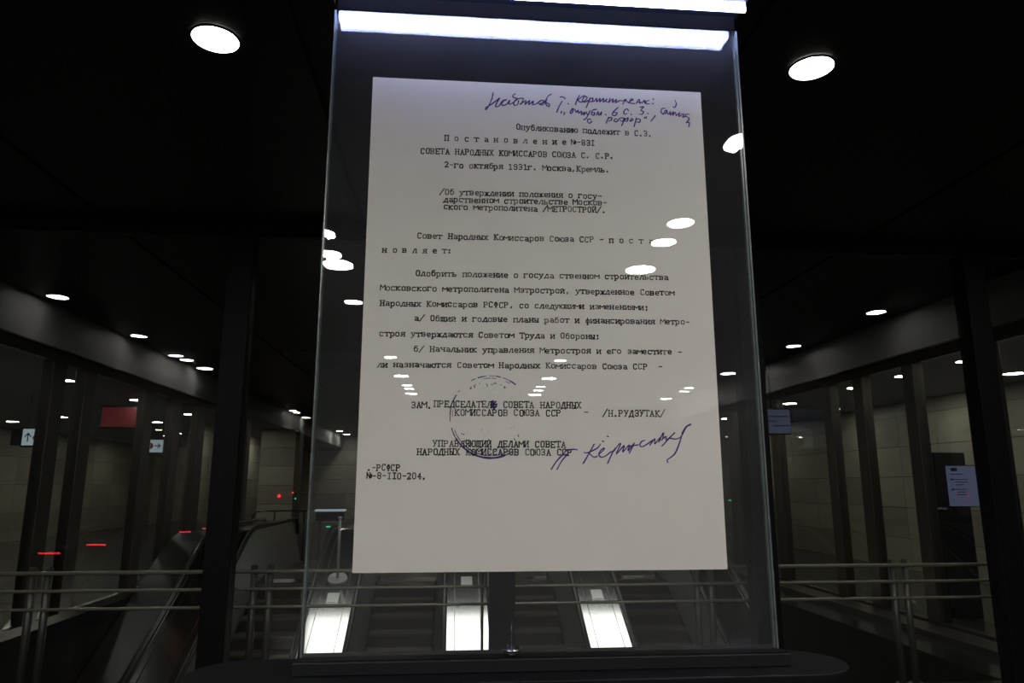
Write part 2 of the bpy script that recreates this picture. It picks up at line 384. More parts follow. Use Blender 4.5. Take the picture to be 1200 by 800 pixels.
LINES = [
 ('Опубликованию подлежит в С.З.', 605, 151.5, 765, 160), ('П о с т а н о в л е н и е №-83I', 521, 164.4, 698, 170.4),
 ('СОВЕТА НАРОДНЫХ КОМИССАРОВ СОЮЗА С. С.Р.', 492.7, 179.7, 720, 185.9), ('2-го октября 1931г. Москва,Кремль.', 520.6, 195.9, 715, 201.7),
 ('/Об утверждении положения о госу-', 515, 227.4, 706, 232.7), ('дарственном строительстве Москов-', 519.7, 236.4, 712, 240.4), ('ского метрополитена /МЕТРОСТРОЙ/.', 519.7, 244.9, 711, 249),
 ('Совет Народных Комиссаров Союза ССР - п о с т а', 488.6, 279.1, 766, 285), ('н о в л я е т:', 448, 295.7, 530, 296.3),
 ('Одобрить положение о госуда ственном строительства', 487, 323, 784, 327.8), ('Московского метрополитена Мэтрострой, утвержденное Советом', 445.5, 339.7, 790.5, 345.9),
 ('Народных Комиссаров РСФСР, со следующими изменениями;', 445, 357.8, 761, 362.9), ('а/ Общий и годовые планы работ и финансирования Метро-', 485.5, 375.4, 809, 379.9),
 ('строя утверждаются Советом Труда и Обороны;', 444.4, 393.5, 704, 396.9), ('б/ Начальник управления Метростроя и его заместите -', 484.8, 411.5, 800, 415),
 ('ли назначаются Советом Народных Комиссаров Союза ССР  -', 442, 429.7, 777, 432.4)]
for l in LINES: typed(*l)
for l in [('ЗАМ.', 481.6, 477.8, 507, 478), ('ПРЕДСЕДАТЕЛЬ СОВЕТА НАРОДНЫХ', 508, 476.5, 682, 478.1), ('КОМИССАРОВ СОЮЗА ССР', 532.7, 486.6, 658, 487.2), ('-', 684, 486.2, 691, 486.2), ('/Н.РУДЗУТАК/', 706.5, 487.5, 780, 487.7),
          ('УПРАВЛЯЮЩИЙ ДЕЛАМИ СОВЕТА', 507, 523, 664, 524), ('НАРОДНЫХ КОМИССАРОВ СОЮЗА ССР', 488.3, 532.6, 671, 533.3), ('.-РСФСР', 429.8, 551, 469, 551.2), ('№-8-II0-204.', 430, 560.6, 500, 561.2)]:
    typed(*l, cap=6.9)
def smooth(pts, k=5):
    out = []; P = [Vector(p) for p in pts]
    if len(P) < 3: return P
    for i in range(len(P)-1):
        p0 = P[max(i-1, 0)]; p1 = P[i]; p2 = P[i+1]; p3 = P[min(i+2, len(P)-1)]
        for s in range(k):
            t = s/k; out.append(.5*((2*p1)+(-p0+p2)*t+(2*p0-5*p1+4*p2-p3)*t*t+(-p0+3*p1-3*p2+p3)*t**3))
    out.append(P[-1]); return out
def hand(name, m, ox, oy, s, strokes, wd, bm=None, z=PY):
    own = bm is None
    if own: bm = bmesh.new()
    for st_ in strokes:
        ww = wd
        if isinstance(st_, tuple): ww, st_ = st_
        pts = [onplane(ox+p.x/s, oy+p.y/s, z) for p in smooth(st_)]
        n = len(pts)
        wl = [ww*(.85+.12*math.sin(i*.5+len(st_))+.1*math.sin(math.pi*i/max(1, n-1))) for i in range(n)]
        ribbon(bm, [(p.x, p.z) for p in pts], wl, z)
    if own: kid(obj(name, bm, m, recalc=False), doc)['kind'] = 'stuff'
    return bm
HB = hand('handwritten_note', 'pink', 560, 100, 9.23, [
 [(165,80),(150,150),(120,215),(90,262),(85,240),(130,215),(200,165),(235,135),(210,180),(190,230),(230,220),(270,165),(310,155)],
 [(310,155),(270,175),(262,215),(310,205),(345,160),(335,200),(370,195),(415,150)],[(440,165),(430,205),(395,215),(390,180),(430,145),(385,130),(380,105),(405,93)],
 [(430,145),(490,140),(480,180),(455,205),(520,165),(510,205),(560,165),(550,208),(600,170),(590,208),(640,195),(680,165),(715,165),(690,195),(660,200),(700,210),(735,160),(760,115),(795,95)],
 [(745,150),(735,200),(765,230),(775,205),(740,190)],[(888,130),(910,122),(945,142)],[(912,172),(880,225),(853,290)],[(975,195),(981,203)],
 [(905,280),(900,300)],[(935,290),(932,318)],[(1100,110),(1075,150),(1055,210)],[(1150,108),(1085,155),(1110,180),(1140,172)],
 [(1020,250),(1000,290),(1010,305),(1030,275),(1020,250),(1050,262)],[(1050,262),(1065,290),(1085,270),(1090,300),(1115,280)]], .0050, bm=bmesh.new())
hand('', '', 680, 100, 8.571, [
 [(10,168),(40,160),(70,125),(45,110),(22,150),(45,168),(90,145)],[(100,125),(60,225)],[(90,140),(125,128),(120,160),(90,165),(140,160)],
 [(140,160),(165,130),(165,165),(200,130),(195,165),(235,130),(230,168),(270,135),(255,160),(290,170)],[(300,130),(290,165),(330,135),(325,170),(365,140),(355,172),(400,150)],
 [(395,150),(430,155),(460,140),(425,190)],[(455,150),(490,178)],[(490,165),(530,145),(510,138),(495,175),(545,182)],[(560,182),(590,140),(600,182)],[(570,168),(615,172)],
 [(620,178),(645,150),(655,182),(640,165)],[(690,150),(655,165),(670,185),(695,185)],[(730,135),(737,143)],[(726,180),(734,188)],
 [(0,265),(15,265),(10,295),(40,270),(35,300),(60,265)],[(60,270),(75,295),(100,255)],[(95,265),(60,330),(35,345)],[(110,295),(125,250),(165,240)],[(120,275),(145,275),(135,300),(112,290)],
 [(160,300),(180,265),(185,300),(215,265),(205,300)],[(253,290),(259,298)],[(380,220),(330,270),(325,300),(355,300),(370,275),(340,275)],[(485,255),(470,237),(445,250),(436,275),(448,290),(470,282)],[(510,288),(516,296)],
 [(600,220),(635,215),(610,250),(635,265),(620,290),(595,287)],[(675,278),(681,286)],[(110,345),(85,337),(72,360),(92,380),(118,360)],
 [(285,320),(260,380)],[(275,338),(310,320),(315,345),(285,360)],[(370,340),(345,340),(340,360),(370,362),(400,330),(440,330),(425,360),(400,350)],[(450,330),(415,405)],[(440,355),(480,325),(470,360),(445,358)],
 [(515,330),(500,360),(530,345),(520,330)],[(565,325),(540,415)],[(555,340),(600,340),(595,370),(560,365)],[(645,318),(650,330)],[(665,315),(660,330)],[(755,303),(710,360)],
 [(850,230),(820,235),(812,265),(835,290),(850,260),(868,250),(858,285),(845,275)],[(870,262),(885,290),(905,265),(905,298),(935,265),(930,300),(955,270),(962,305)],
 [(965,300),(990,285),(1000,270),(990,310),(1015,300)],[(1015,290),(1040,290),(1028,320),(1055,310),(1062,290),(1095,290)],[(1060,310),(1095,335),(1065,375),(1095,370),(1090,415)],
 [(950,150),(965,185),(950,220),(930,215)]], .0049, bm=HB)
kid(obj('handwritten_note', HB, 'pink', recalc=False), doc)['kind'] = 'stuff'
hand('signature', 'pink', 640, 485, 6.667, [
 (.0055, [(40,432),(80,370),(135,312)]),[(135,312),(160,285),(215,275),(245,280)],(.005, [(85,432),(120,370),(165,315)]),
 [(375,235),(345,290)],(.0055, [(345,290),(320,335),(290,385)]),[(295,300),(330,300),(400,265),(425,235)],[(330,300),(370,335),(400,330)],
 [(410,315),(440,290),(455,268),(435,275),(412,310),(425,335),(460,330),(500,300),(530,285)],(.005, [(540,265),(515,310),(480,385)]),
 [(530,290),(570,235),(580,240),(548,312),(610,245),(598,297),(650,240),(640,287),(690,225),(650,305)],[(640,252),(720,240)],[(770,205),(745,215),(732,245),(760,252),(830,205)],
 [(810,242),(850,192),(848,232),(895,182),(880,222),(915,145),(912,190)],[(900,205),(935,175),(940,200),(985,165),(1005,145)],[(985,165),(905,250)],[(935,215),(960,190),(1010,195),(1050,180),(1080,130)],
 (.0075, [(1130,80),(1095,100),(1065,150)]),(.0055, [(1065,150),(1040,230),(1005,310),(955,350)]),(.005, [(955,350),(945,362),(950,378)]),[(440,210),(450,215)],[(478,172),(486,177)]], .0048)
# round stamp: broken rings, faint lettering, a small emblem blot and speckle
SB = bmesh.new()
def arc(r, a0, a1, wd):
    st_ = [(435+r*.985*math.cos(math.radians(a)), 388-r*math.sin(math.radians(a))) for a in [a0+(a1-a0)*i/6 for i in range(7)]]
    hand('', '', 515, 435, 7.27, [st_], wd*1.35, bm=SB)
for a0, a1, wd in [(196, 215, .0028), (212, 245, .0046), (243, 290, .0055), (288, 303, .0034), (168, 176, .0030), (176, 186, .0022), (148, 158, .0034), (100, 108, .003), (96, 99, .002), (76, 82, .003), (52, 62, .0036), (64, 72, .0022), (112, 118, .0024), (140, 143, .002), (84, 92, .0018)]: arc(350, a0, a1, wd)
for a0, a1, wd in [(200, 225, .0020), (222, 262, .0030), (262, 300, .0022), (170, 180, .0016), (82, 88, .002), (90, 100, .0018), (60, 66, .0018)]: arc(330, a0, a1, wd)
for k in range(34):
    a = random.choice([random.uniform(200, 330), random.uniform(60, 130)]); r = random.uniform(268, 305); c = math.radians(a)
    x, y = 435+r*math.cos(c), 388-r*math.sin(c)
    hand('', '', 515, 435, 7.27, [[(x, y), (x+random.uniform(-10, 10), y+random.uniform(-12, 12))]], random.uniform(.002, .004), bm=SB)
for k in range(70):
    a = random.uniform(0, 6.28); r = 340*math.sqrt(random.random()); x, y = 435+r*math.cos(a), 388-r*math.sin(a)
    hand('', '', 515, 435, 7.27, [[(x, y), (x+random.uniform(3, 7), y+random.uniform(-4, 4))]], random.uniform(.0008, .0016), bm=SB)
for st_ in [[(445,255),(470,315)],[(480,255),(440,312)],[(435,285),(490,280)],[(455,250),(462,320)],[(440,300),(485,300)]]: hand('', '', 515, 435, 7.27, [st_], .006, bm=SB)
kid(obj('ink_stamp', SB, 'stampink', recalc=False), doc)['kind'] = 'stuff'

# chrome fitting and wire under the paper
ft = thing('chrome_wire_fitting', 'small round chrome fitting with a thin wire, on the black ledge below the document', 'fitting', (.207, 2.448, 1.162))
bm = bmesh.new(); bm_cyl(bm, (.207, 2.448, 1.162), (.207, 2.448, 1.176), .017, 24); bm_cyl(bm, (.207, 2.448, 1.176), (.207, 2.448, 1.186), .030, 32, .026); kid(obj('disc', bm, 'chrome'), ft)
bm = bmesh.new(); bm_cyl(bm, (.207, 2.448, 1.186), (.207, 2.448, 1.27), .0018, 8); kid(obj('wire', bm, 'chrome'), ft)

# ================================================================== DOWNLIGHTS
def downlight_proto(r, label, matn='lamp'):
    t = thing('downlight', label, 'ceiling light')
    bm = bmesh.new(); bm_cyl(bm, (0, 0, -.008), (0, 0, -.001), r, 28); obj('diffuser', bm, matn, t)
    bm = bmesh.new(); n = 28
    rr = [(r+.001, -.001), (r+.001, -.010), (r+.012, -.006), (r+.012, -.001)]
    rings = [[bm.verts.new((a*math.cos(2*math.pi*k/n), a*math.sin(2*math.pi*k/n), z)) for k in range(n)] for a, z in rr]
    for i in range(4):
        for k in range(n): bm.faces.new((rings[i][k], rings[i][(k+1)%n], rings[(i+1)%4][(k+1)%n], rings[(i+1)%4][k]))
    obj('trim_ring', bm, 'alu', t)
    return t
def dup(t, loc, label, group=None):
    o = t.copy(); COL.objects.link(o); o.location = loc; o['label'] = label
    if group: o['group'] = group
    for ch in list(t.children):
        c = ch.copy(); COL.objects.link(c); c.parent = o
    return o
small = downlight_proto(.11, ''); large = downlight_proto(.15, '')
used = {'s': False, 'l': False}
def lamp(kind, x, y, label, group):
    src = small if kind == 's' else large
    if not used[kind]: used[kind] = True; src.location = (x, y, ZC); src['label'] = label; src['group'] = group; return src
    return dup(src, (x, y, ZC), label, group)
G = 'round downlights in the black ceiling'
lamp('s', -1.21, 3.35, 'round white ceiling downlight at the upper left, left of the display glass', G)
lamp('s', 1.90, 3.34, 'round white ceiling downlight at the upper right, right of the display glass', G)
rows = [('inner right', [('s', 1.87, .80), ('s', 1.93, -.70), ('s', 1.93, -1.20), ('l', 1.94, -2.06), ('s', 1.95, -7.65), ('l', 2.05, -9.87), ('s', 2.03, -11.2), ('s', 2.06, -11.8), ('l', 2.07, -12.64)]),
        ('inner left', [('s', -1.20, -.70), ('s', -1.17, -1.21), ('s', -1.20, -1.80), ('l', -1.17, -2.13), ('s', -1.08, -7.55), ('l', -1.03, -9.77), ('s', -1.0, -11.18), ('s', -.97, -11.77), ('l', -.98, -12.7)]),
        ('outer right', [('s', 5.48, 3.38), ('s', 5.5, 1.05), ('s', 5.52, -.8), ('l', 5.55, -1.85), ('s', 5.48, -11.07), ('s', 5.56, -11.68), ('l', 5.57, -13.2)]),
        ('outer left', [('s', -4.69, 3.30), ('s', -4.70, 1.0), ('s', -4.76, -.68), ('s', -4.74, -1.12), ('l', -4.73, -2.08), ('s', -4.76, -10.2), ('s', -4.78, -10.75), ('l', -4.8, -12.45)])]
ORD = ['nearest the partition', 'second from the partition', 'third from the partition', 'fourth from the partition', 'fifth from the partition', 'sixth from the partition', 'seventh from the partition', 'eighth from the partition', 'farthest behind the viewer']
for rn, lst in rows:
    for n_, (k, x, y) in enumerate(lst):
        lamp(k, x, y, ('small' if k == 's' else 'large')+' ceiling downlight mirrored in the glass, '+rn+' row, '+ORD[n_], G+', '+rn+' row')
# luminaires over the escalators
t = thing('recessed_slot_light', 'long light slot recessed in the ceiling above the escalators, mirrored as white patches below', 'ceiling light', (.3, 12.6, ZC))
kid(box('diffuser', 'panel', SX0+.02, SX1-.02, SY0+.08, SY1-.02, ZC+.30, ZC+.31), t)
for a_ in ((SX0, SX0+.015, SY0, SY1), (SX1-.015, SX1, SY0, SY1), (SX0+.016, SX1-.016, SY0, SY0+.015), (SX0+.016, SX1-.016, SY1-.015, SY1)): kid(box('baffle', 'matte', *a_, ZC+.002, ZC+.33), t)
kid(box('housing_top', 'matte', SX0, SX1, SY0, SY1, ZC+.331, ZC+.35), t)
# side hall lights
sl = downlight_proto(.14, '', 'sidelamp'); sll = downlight_proto(.14, '', 'sidelamp_left'); fresh = {id(sl), id(sll)}
def sidelamp(x, y, label, grp, zc=None):
    src = sll if x < 5 else sl; zc = ZS if zc is None else zc
    if id(src) in fresh: fresh.discard(id(src)); src.location = (x, y, zc); src['label'] = label; src['group'] = grp
    else: dup(src, (x, y, zc), label, grp)
for x, w_ in ((-4.6, 'in the outer left row'), (-1.1, 'added unseen, inner left row'), (1.95, 'added unseen, inner right row')):  # inner rows are added out of view behind the document to light the far wall
    for y, e_ in ((30.5, 'nearer'), (32.6, 'nearest the wall')): sidelamp(x, y, 'tiny distant downlight before the far wall, '+w_+', '+e_, 'distant downlights by the far wall', ZC)
SIDE = ['first', 'second', 'third', 'fourth', 'fifth', 'sixth', 'seventh', 'eighth', 'ninth', 'tenth']
for side, rws in (('left', (('nearest', -6.3, (9.6, 12.2, 15.0, 18.0)), ('second', -8.0, (10.4, 12.6, 15.0, 17.6, 20.4, 24.0)), ('third', -9.8, (13.5, 16.2, 19, 22.5, 26, 30)), ('farthest', -11.8, (14, 17, 20.5, 24.5, 29)))),
                  ('right', (('nearest', 7.1, (7.4, 9.2, 10.6, 12.0, 14.5, 18, 23)), ('farthest', 8.6, (8.0, 10.2, 12.6, 15.5, 20))))):
    for rn, x, ys in rws:
        for n_, y in enumerate(ys): sidelamp(x, y, 'round side hall light, '+SIDE[n_]+' in the row '+rn+(' to' if rn == 'nearest' else ' from')+' the '+side+' glazing', 'side hall lights behind the '+side+' glazing')
for x, y, w_ in ((-6, 21, 'nearer'), (-6.2, 26, 'farther')): sidelamp(x, y, w_+' of two round ceiling lights in the recess beside the stone pillar', 'recess lights by the stone pillar')

# ================================================================== STOREFRONTS
def storefront(x, side, ys, y0, y1, label):
    t = thing('glazed_storefront', label, 'storefront', (x, y0, 0))
    kid(box('header', 'bronze', x-.05, x+.05, y0, y1, ZS-.17, ZS-.005), t)
    kid(box('threshold', 'bronze', x-.05, x+.05, y0, y1, 0, .10), t)
    prev = y0
    for y, wd, m_ in ys:
        kid(box('mullion', m_, x-.07, x+.07, y-wd/2, y+wd/2, .10, ZS-.17, bevel=.008), t)
        kid(box('gasket', 'black', x-.035, x+.035, y+wd/2, y+wd/2+.05, .10, ZS-.17), t)
        if y-wd/2-prev > .12: kid(box('glass_pane', 'pglass', x-.005, x+.005, prev, y-wd/2, .10, ZS-.17), t)
        prev = y+wd/2+.05
    if y1-prev > .1: kid(box('glass_pane', 'pglass', x-.005, x+.005, prev, y1, .10, ZS-.17), t)
    return t
def y_at(px, X):  # depth at which a storefront line crosses, from measured bearings
    return X/((px-527)/857.)
storefront(XL, -1, [(7.4, .3, 'bronze'), (9.33, .30, 'bronze'), (10.12, .30, 'bronze'), (12.1, .32, 'bronze'), (13.33, .34, 'bronze'), (14.6, .42, 'bronze'), (16.4, .4, 'bronze'), (18.0, .3, 'bronze')], YP+.12, 18.3,
           'bronze-framed glass storefront along the left side of the escalator hall')
storefront(XR-.02, 1, [(7.32, .24, 'bronze'), (8.62, .22, 'bronze'), (9.78, .24, 'bronze'), (10.65, .24, 'bronze'), (12.55, .3, 'bronze'), (14.6, .3, 'bronze'), (16.6, .3, 'bronze')], YP+.12, 18.3,
           'bronze-framed glass storefront along the right side of the escalator hall')
box_s('baseboard_right', 'bronze', XR-.45, XR-.10, YP+.2, 18.3, 0, .07)
box_s('baseboard_left', 'steel', XL+.08, XL+.12, OY1+.1, 18.3, 0, .10)

# ================================================================== RAILING
YR = 6.32
rl = thing('guard_railing', 'three-bar steel guard railing crossing in front of the escalators behind the partition', 'railing', (.4, YR, 0))
for k, z in enumerate((1.0, .862, .722)):
    bm = bmesh.new(); bm_cyl(bm, (XL+.2, YR, z), (XR-.35, YR, z), .013 if k else .016, 12); kid(obj('rail_bar', bm, 'rail'), rl)
for x in (-3.34, -3.22, -1.60, -1.47, -1.2, .29, 2.15, 2.275, 3.94, 4.06):
    bm = bmesh.new(); r = .03 if x not in (-1.2, .29) else .012
    bm_cyl(bm, (x, YR+.034, 0), (x, YR+.034, 1.04), r, 12); bm_cyl(bm, (x, YR+.034, 1.04), (x, YR+.034, 1.05), r, 12, r*.6)
    bm_cyl(bm, (x, YR+.034, 0), (x, YR+.034, .02), r*2, 12)
    kid(obj('post', bm, 'post'), rl)

# ================================================================== ESCALATORS
DX = [-3.86, -1.78, .30, 2.38, 4.46]; HW = .31; SLP = math.tan(math.radians(30))
YT = 13.5                                  # where the incline meets the landing
def zi(y): return SLP*(y-YT)               # step line
YB = 5.2
def deck_profile(off, ybot=YB, yend=17.5, r=.35, drop=0):
    """top line of a balustrade: incline, smooth knee, level run, rounded newel end"""
    pts = [(ybot, zi(ybot)+off)]
    pts.append((YT-.5, zi(YT-.5)+off))
    for i in range(1, 6):
        t = i/6; a = Vector((YT-.5, zi(YT-.5)+off)); c = Vector((YT, off)); b = Vector((YT+.5, off)); p = a*(1-t)**2+c*2*t*(1-t)+b*t*t; pts.append((p.x, p.y))
    pts += [(YT+.5, off)]
    for i in range(0, 7):
        a = math.pi/2-math.pi/2*i/6; pts.append((yend-r+r*math.cos(a), off-r+r*math.sin(a)))
    return pts
def side_strip(bm, xa, za, xb, zb, ybot=YB, yend=17.5):
    """skin between two offset copies of the balustrade line"""
    A = [bm.verts.new((xa, y, z)) for y, z in deck_profile(za, ybot, yend)]; B = [bm.verts.new((xb, y, z)) for y, z in deck_profile(zb, ybot, yend-.05 if zb < za else yend)]
    for i in range(len(A)-1): bm.faces.new((A[i], A[i+1], B[i+1], B[i])).smooth = True
names = ['outer left', 'second from the left', 'middle', 'second from the right', 'outer right']
for i, x in enumerate(DX):
    t = thing('escalator_deck', {0: 'far left steel escalator balustrade with black handrail and rounded end', 1: 'steel deck between escalators holding a white disc and slim post, left of centre',
              2: 'steel deck between the two middle escalators, brightly reflecting, beside the centre mullion', 3: 'steel deck between escalators right of centre with a bright reflected patch',
              4: 'far right steel escalator balustrade curving up behind the right glass edge'}[i], 'escalator deck', (x, YT, 0), 'steel decks of the escalators')
    bm = bmesh.new(); p = deck_profile(.90)
    for (a, b) in ((-.31, -.20), (-.19, .19), (.20, .31)):
        A = [bm.verts.new((x+a, y, z)) for y, z in p]; B = [bm.verts.new((x+b, y, z)) for y, z in p]
        A2 = [bm.verts.new((x+a, y, z-.02)) for y, z in p]; B2 = [bm.verts.new((x+b, y, z-.02)) for y, z in p]
        for k in range(len(p)-1):
            for q in ((A, B), (B2, A2), (A2, A), (B, B2)): bm.faces.new((q[0][k], q[1][k], q[1][k+1], q[0][k+1])).smooth = False
    kid(obj('deck_plate', bm, 'steel'), t)
    bm = bmesh.new()
    for s in (-1, 1):
        if (i == 0 and s < 0) or (i == 4 and s > 0): side_strip(bm, x+s*.31, .885, x+s*.31, -.15)
        else: side_strip(bm, x+s*.31, .885, x+s*.52, -.02)
    side_strip(bm, x-.31, .872, x+.31, .872)
    kid(obj('inner_panel', bm, 'psteel'), t)
    for s in (-1, 1):
        bm = bmesh.new(); pp = deck_profile(.945, YB, 17.55)
        bm_tube(bm, [(x+s*.355, y, z) for y, z in pp], .038, 10); kid(obj('handrail', bm, 'rubber'), t)
# step prototype with ribbed tread
def step_mesh():
    bm = bmesh.new(); run, rise, hw = .347, .2, .5
    bm_box(bm, -hw, hw, 0, run, -.03, 0)
    bm_box(bm, -hw, hw, 0, .02, -rise, -.03, 1)
    n = 26
    for k in range(n):
        x = -hw+(k+.5)*(2*hw/n); bm_box(bm, x-.009, x+.009, .003, run-.004, 0, .012)
    return bm
s0 = obj('step', step_mesh(), ['step', 'riser']); used_s = False
for i in range(4):
    cx = (DX[i]+DX[i+1])/2
    t = thing('escalator', ['leftmost escalator rising away, between the far left balustrade and the post', 'escalator left of the centre mullion rising away, with brownish ribbed steps',
              'escalator right of the centre mullion rising away with grey ribbed steps', 'rightmost escalator rising away in shadow with dark steps'][i], 'escalator', (cx, YT, 0), 'the four escalators')
    k = 0
    while True:
        y = YT-.347*(k+1); z = -.2*(k+1)
        if y < 6.6: break
        if used_s: o = s0.copy(); COL.objects.link(o)
        else: o = s0; used_s = True
        o.parent = t; o.location = (0, y-YT, z+.2-.012); k += 1
    kid(box('comb_plate', 'steel', cx-.52, cx+.52, YT+.0, YT+.5, -.02, .012), t)
    kid(box('landing_plate', 'step', cx-.52, cx+.52, YT+.5, 17.3, -.02, .008), t)
    bm = bmesh.new()
    for s in (-1, 1): side_strip(bm, cx+s*.505, .10, cx+s*.515, -.40)
    bmesh.ops.delete(bm, geom=[f for f in bm.faces if f.calc_center_median().y > YT+.6], context='FACES')
    kid(obj('skirt_panel', bm, 'riser'), t)
# sloping side cladding between balustrade and hall side
for nm, xa, xb, lab in (('side_cladding', XL+.10, DX[0]-.40, 'sloping dark granite shoulder left of the far left escalator balustrade'), ('side_cladding', DX[4]+.40, OX1-.04, 'sloping dark granite shoulder right of the far right escalator balustrade')):
    bm = bmesh.new(); p = [(y, z) for y, z in deck_profile(.86, YB, 14.6, .25)]
    if xa > 0: xb = OX1-.04
    prof = p+[(14.6, .02), (YT-.1, .02), (YB, zi(YB)-.3)]
    bm_prof(bm, prof, xa, xb); o = obj(nm, bm, 'granite'); tag(o, lab, 'cladding')
# white disc + slim post on the deck left of centre
def deck_pt(y): return SLP*(y-YT)+.90
dp = thing('slim_post_lamp', 'slim pale post on a round white disc base on the escalator deck left of centre', 'post', (-1.78, 12.3, deck_pt(12.3)))
bm = bmesh.new(); nrm = Vector((0, -math.sin(math.radians(30)), math.cos(math.radians(30)))); c = Vector((-1.78, 12.3, deck_pt(12.3)))
bm_cyl(bm, c+nrm*.002, c+nrm*.03, .16, 32, .15); kid(obj('disc_base', bm, 'ring'), dp)
bm = bmesh.new(); bm_cyl(bm, c+nrm*.03, c+Vector((0, -.02, .95)), .022, 12); kid(obj('pole', bm, 'ring'), dp)
bm = bmesh.new(); bm_cyl(bm, c+Vector((0, -.02, .95)), c+Vector((0, -.02, .98)), .034, 12, .025); kid(obj('cap', bm, 'ring'), dp)
# stop-button housings on the other decks
for i, lab in ((1, 'small recessed steel service hatch on the deck below the white disc'), (2, 'small steel service hatch on the middle escalator deck'), (3, 'small steel service hatch on the deck right of centre')):
    y = 11.88 if i != 2 else 12.2; x = DX[i]
    bm = bmesh.new(); o1 = Vector((0, math.cos(math.radians(30)), math.sin(math.radians(30))))
    for (a, b, h, m_) in ((.09, .13, .012, 0), (.065, .10, .020, 0)):
        c = Vector((x, y, deck_pt(y)+.001)); vs = []
        for hh in (0, h):
            for sx, so in ((-1, -1), (1, -1), (1, 1), (-1, 1)): vs.append(bm.verts.new(c+Vector((sx*a, 0, 0))+o1*so*b+nrm*hh))
        for q in ((0,3,2,1),(4,5,6,7),(0,1,5,4),(1,2,6,5),(2,3,7,6),(3,0,4,7)): bm.faces.new([vs[k] for k in q])
    o = obj('service_hatch', bm, 'psteel'); tag(o, lab, 'hatch')

# ================================================================== LANDING FURNITURE
lr = thing('landing_railing', 'low dark steel railing on the far landing left of the escalator balustrade end', 'railing', (-4.1, 18.2, 0))
bm = bmesh.new(); bm_tube(bm, [(-4.72, 18.2, .82), (-4.70, 18.2, 1.0), (-4.62, 18.2, 1.06), (-4.3, 18.2, 1.08), (-3.45, 18.2, 1.08)], .022, 10); kid(obj('top_rail', bm, 'post'), lr)
for x in (-4.72, -4.2, -3.5):
    bm = bmesh.new(); bm_cyl(bm, (x, 18.2, 0), (x, 18.2, .84 if x < -4.7 else 1.07), .02, 10); kid(obj('post', bm, 'post'), lr)
bx = thing('service_counter', 'low dark counter with glowing white top edge on the far landing left of the document', 'counter', (-3.5, 22.2, 0))
kid(box('top_edge', 'signw', -3.93, -3.08, 22.0, 22.4, .93, .985), bx)  # counter edge glows with the sign material, its brightness put in as emission
kid(box('body', 'black', -3.9, -3.12, 22.02, 22.38, .66, .93), bx)
for x in (-3.8, -3.22): kid(box('leg', 'post', x-.03, x+.03, 22.1, 22.3, 0, .66), bx)
# ticket gates with red light bars: they stand at the left of the near hall and show mirrored in the partition
for (px, py), lab in (((58, 648), 'ticket gate with a red light bar, nearest the partition on the left'), ((113, 638), 'ticket gate with a red light bar, second from the partition on the left'),
                ((217, 623), 'ticket gate with a red light bar, third from the partition on the left'), ((243, 619), 'ticket gate with a red light bar, farthest from the partition on the left')):
    x = -4.45; p = atx(px, py, x); y = 2*YP-p.y; z = p.z; w2 = .115 if px < 200 else .10
    t = thing('ticket_gate', lab, 'gate', (x, y, 0), 'ticket gates mirrored at the lower left')
    kid(box('housing', 'black', x-.14, x+.14, y-.45, y, .0, .98, bevel=.02), t)
    kid(box('light_bar', 'redb', x-w2, x+w2, y+.001, y+.012, z-.009, z+.009), t)
    kid(box('top_plate', 'post', x-.13, x+.13, y-.43, y-.02, .98, .995), t)
# lit signs
def sign(name, x0, x1, y, z0, z1, label, dz=0):
    t = thing(name, label, 'sign', ((x0+x1)/2, y, z0))
    kid(box('housing', 'black', x0-.03, x1+.03, y+.004, y+.12, z0-.03, z1+.03), t); kid(box('face', 'signw', x0, x1, y-.006, y+.004, z0, z1), t)
    for x in (x0+.05, x1-.05):
        bm = bmesh.new(); bm_cyl(bm, (x, y+.06, z1+.03), (x, y+.06, ZS-dz), .008, 8); kid(obj('hanger', bm, 'post'), t)
    return t
def flat(pts, y, m_, name, t, wd=.03):
    bm = bmesh.new()
    for p in pts:
        for q in range(len(p)-1): ribbon(bm, p[q:q+2], wd, y)
    kid(obj(name, bm, m_, recalc=False), t)
t = sign('direction_sign', -8.22, -7.96, 14, 2.46, 2.76, 'small lit white sign with an upward arrow behind the left glazing, at the left edge', onplane(35, 512, 14).z-2.61)
parts_a = [t]
kid(box('side_housing', 'black', -8.42, -8.26, 14.0, 14.1, 2.46, 2.74), t)
flat([[(-8.12, 2.53), (-8.12, 2.67)], [(-8.17, 2.62), (-8.12, 2.68), (-8.07, 2.62)]], 13.99, 'signink', 'arrow', t, .02)
bm = bmesh.new(); bm_cyl(bm, (-7.99, 13.993, 2.60), (-7.99, 13.987, 2.60), .045, 20); kid(obj('red_dot', bm, 'signred'), t)
t = sign('exit_sign', -8.36, -7.90, 20, 2.60, 2.93, 'lit white sign with a numbered red circle and a right arrow, behind the left glazing', onplane(180.5, 522.5, 20).z-2.765)
bm = bmesh.new(); bm_cyl(bm, (-8.23, 19.993, 2.77), (-8.23, 19.987, 2.77), .085, 24); kid(obj('red_circle', bm, 'signred'), t)
flat([[(-8.255, 2.80), (-8.23, 2.82), (-8.23, 2.72)]], 19.985, 'signw', 'numeral', t, .018)
flat([[(-8.11, 2.77), (-7.97, 2.77)], [(-8.03, 2.83), (-7.965, 2.77), (-8.03, 2.71)]], 19.985, 'signink', 'arrow', t, .025)
for e, (px, py), base in ((parts_a[0], (35, 512), (-8.09, 14, 2.61)), (t, (180.5, 522.5), (-8.13, 20, 2.765))):
    q = onplane(px, py, base[1]); e.location.x += q.x-base[0]; e.location.z += q.z-base[2]
t = thing('red_reflection_panel', 'dim red glowing panel standing for a reflection, behind the left glazing above the exit sign', 'reflection', (-6.6, 15.2, 2.9))  # a red reflection in the glass, put in as a hung glowing panel
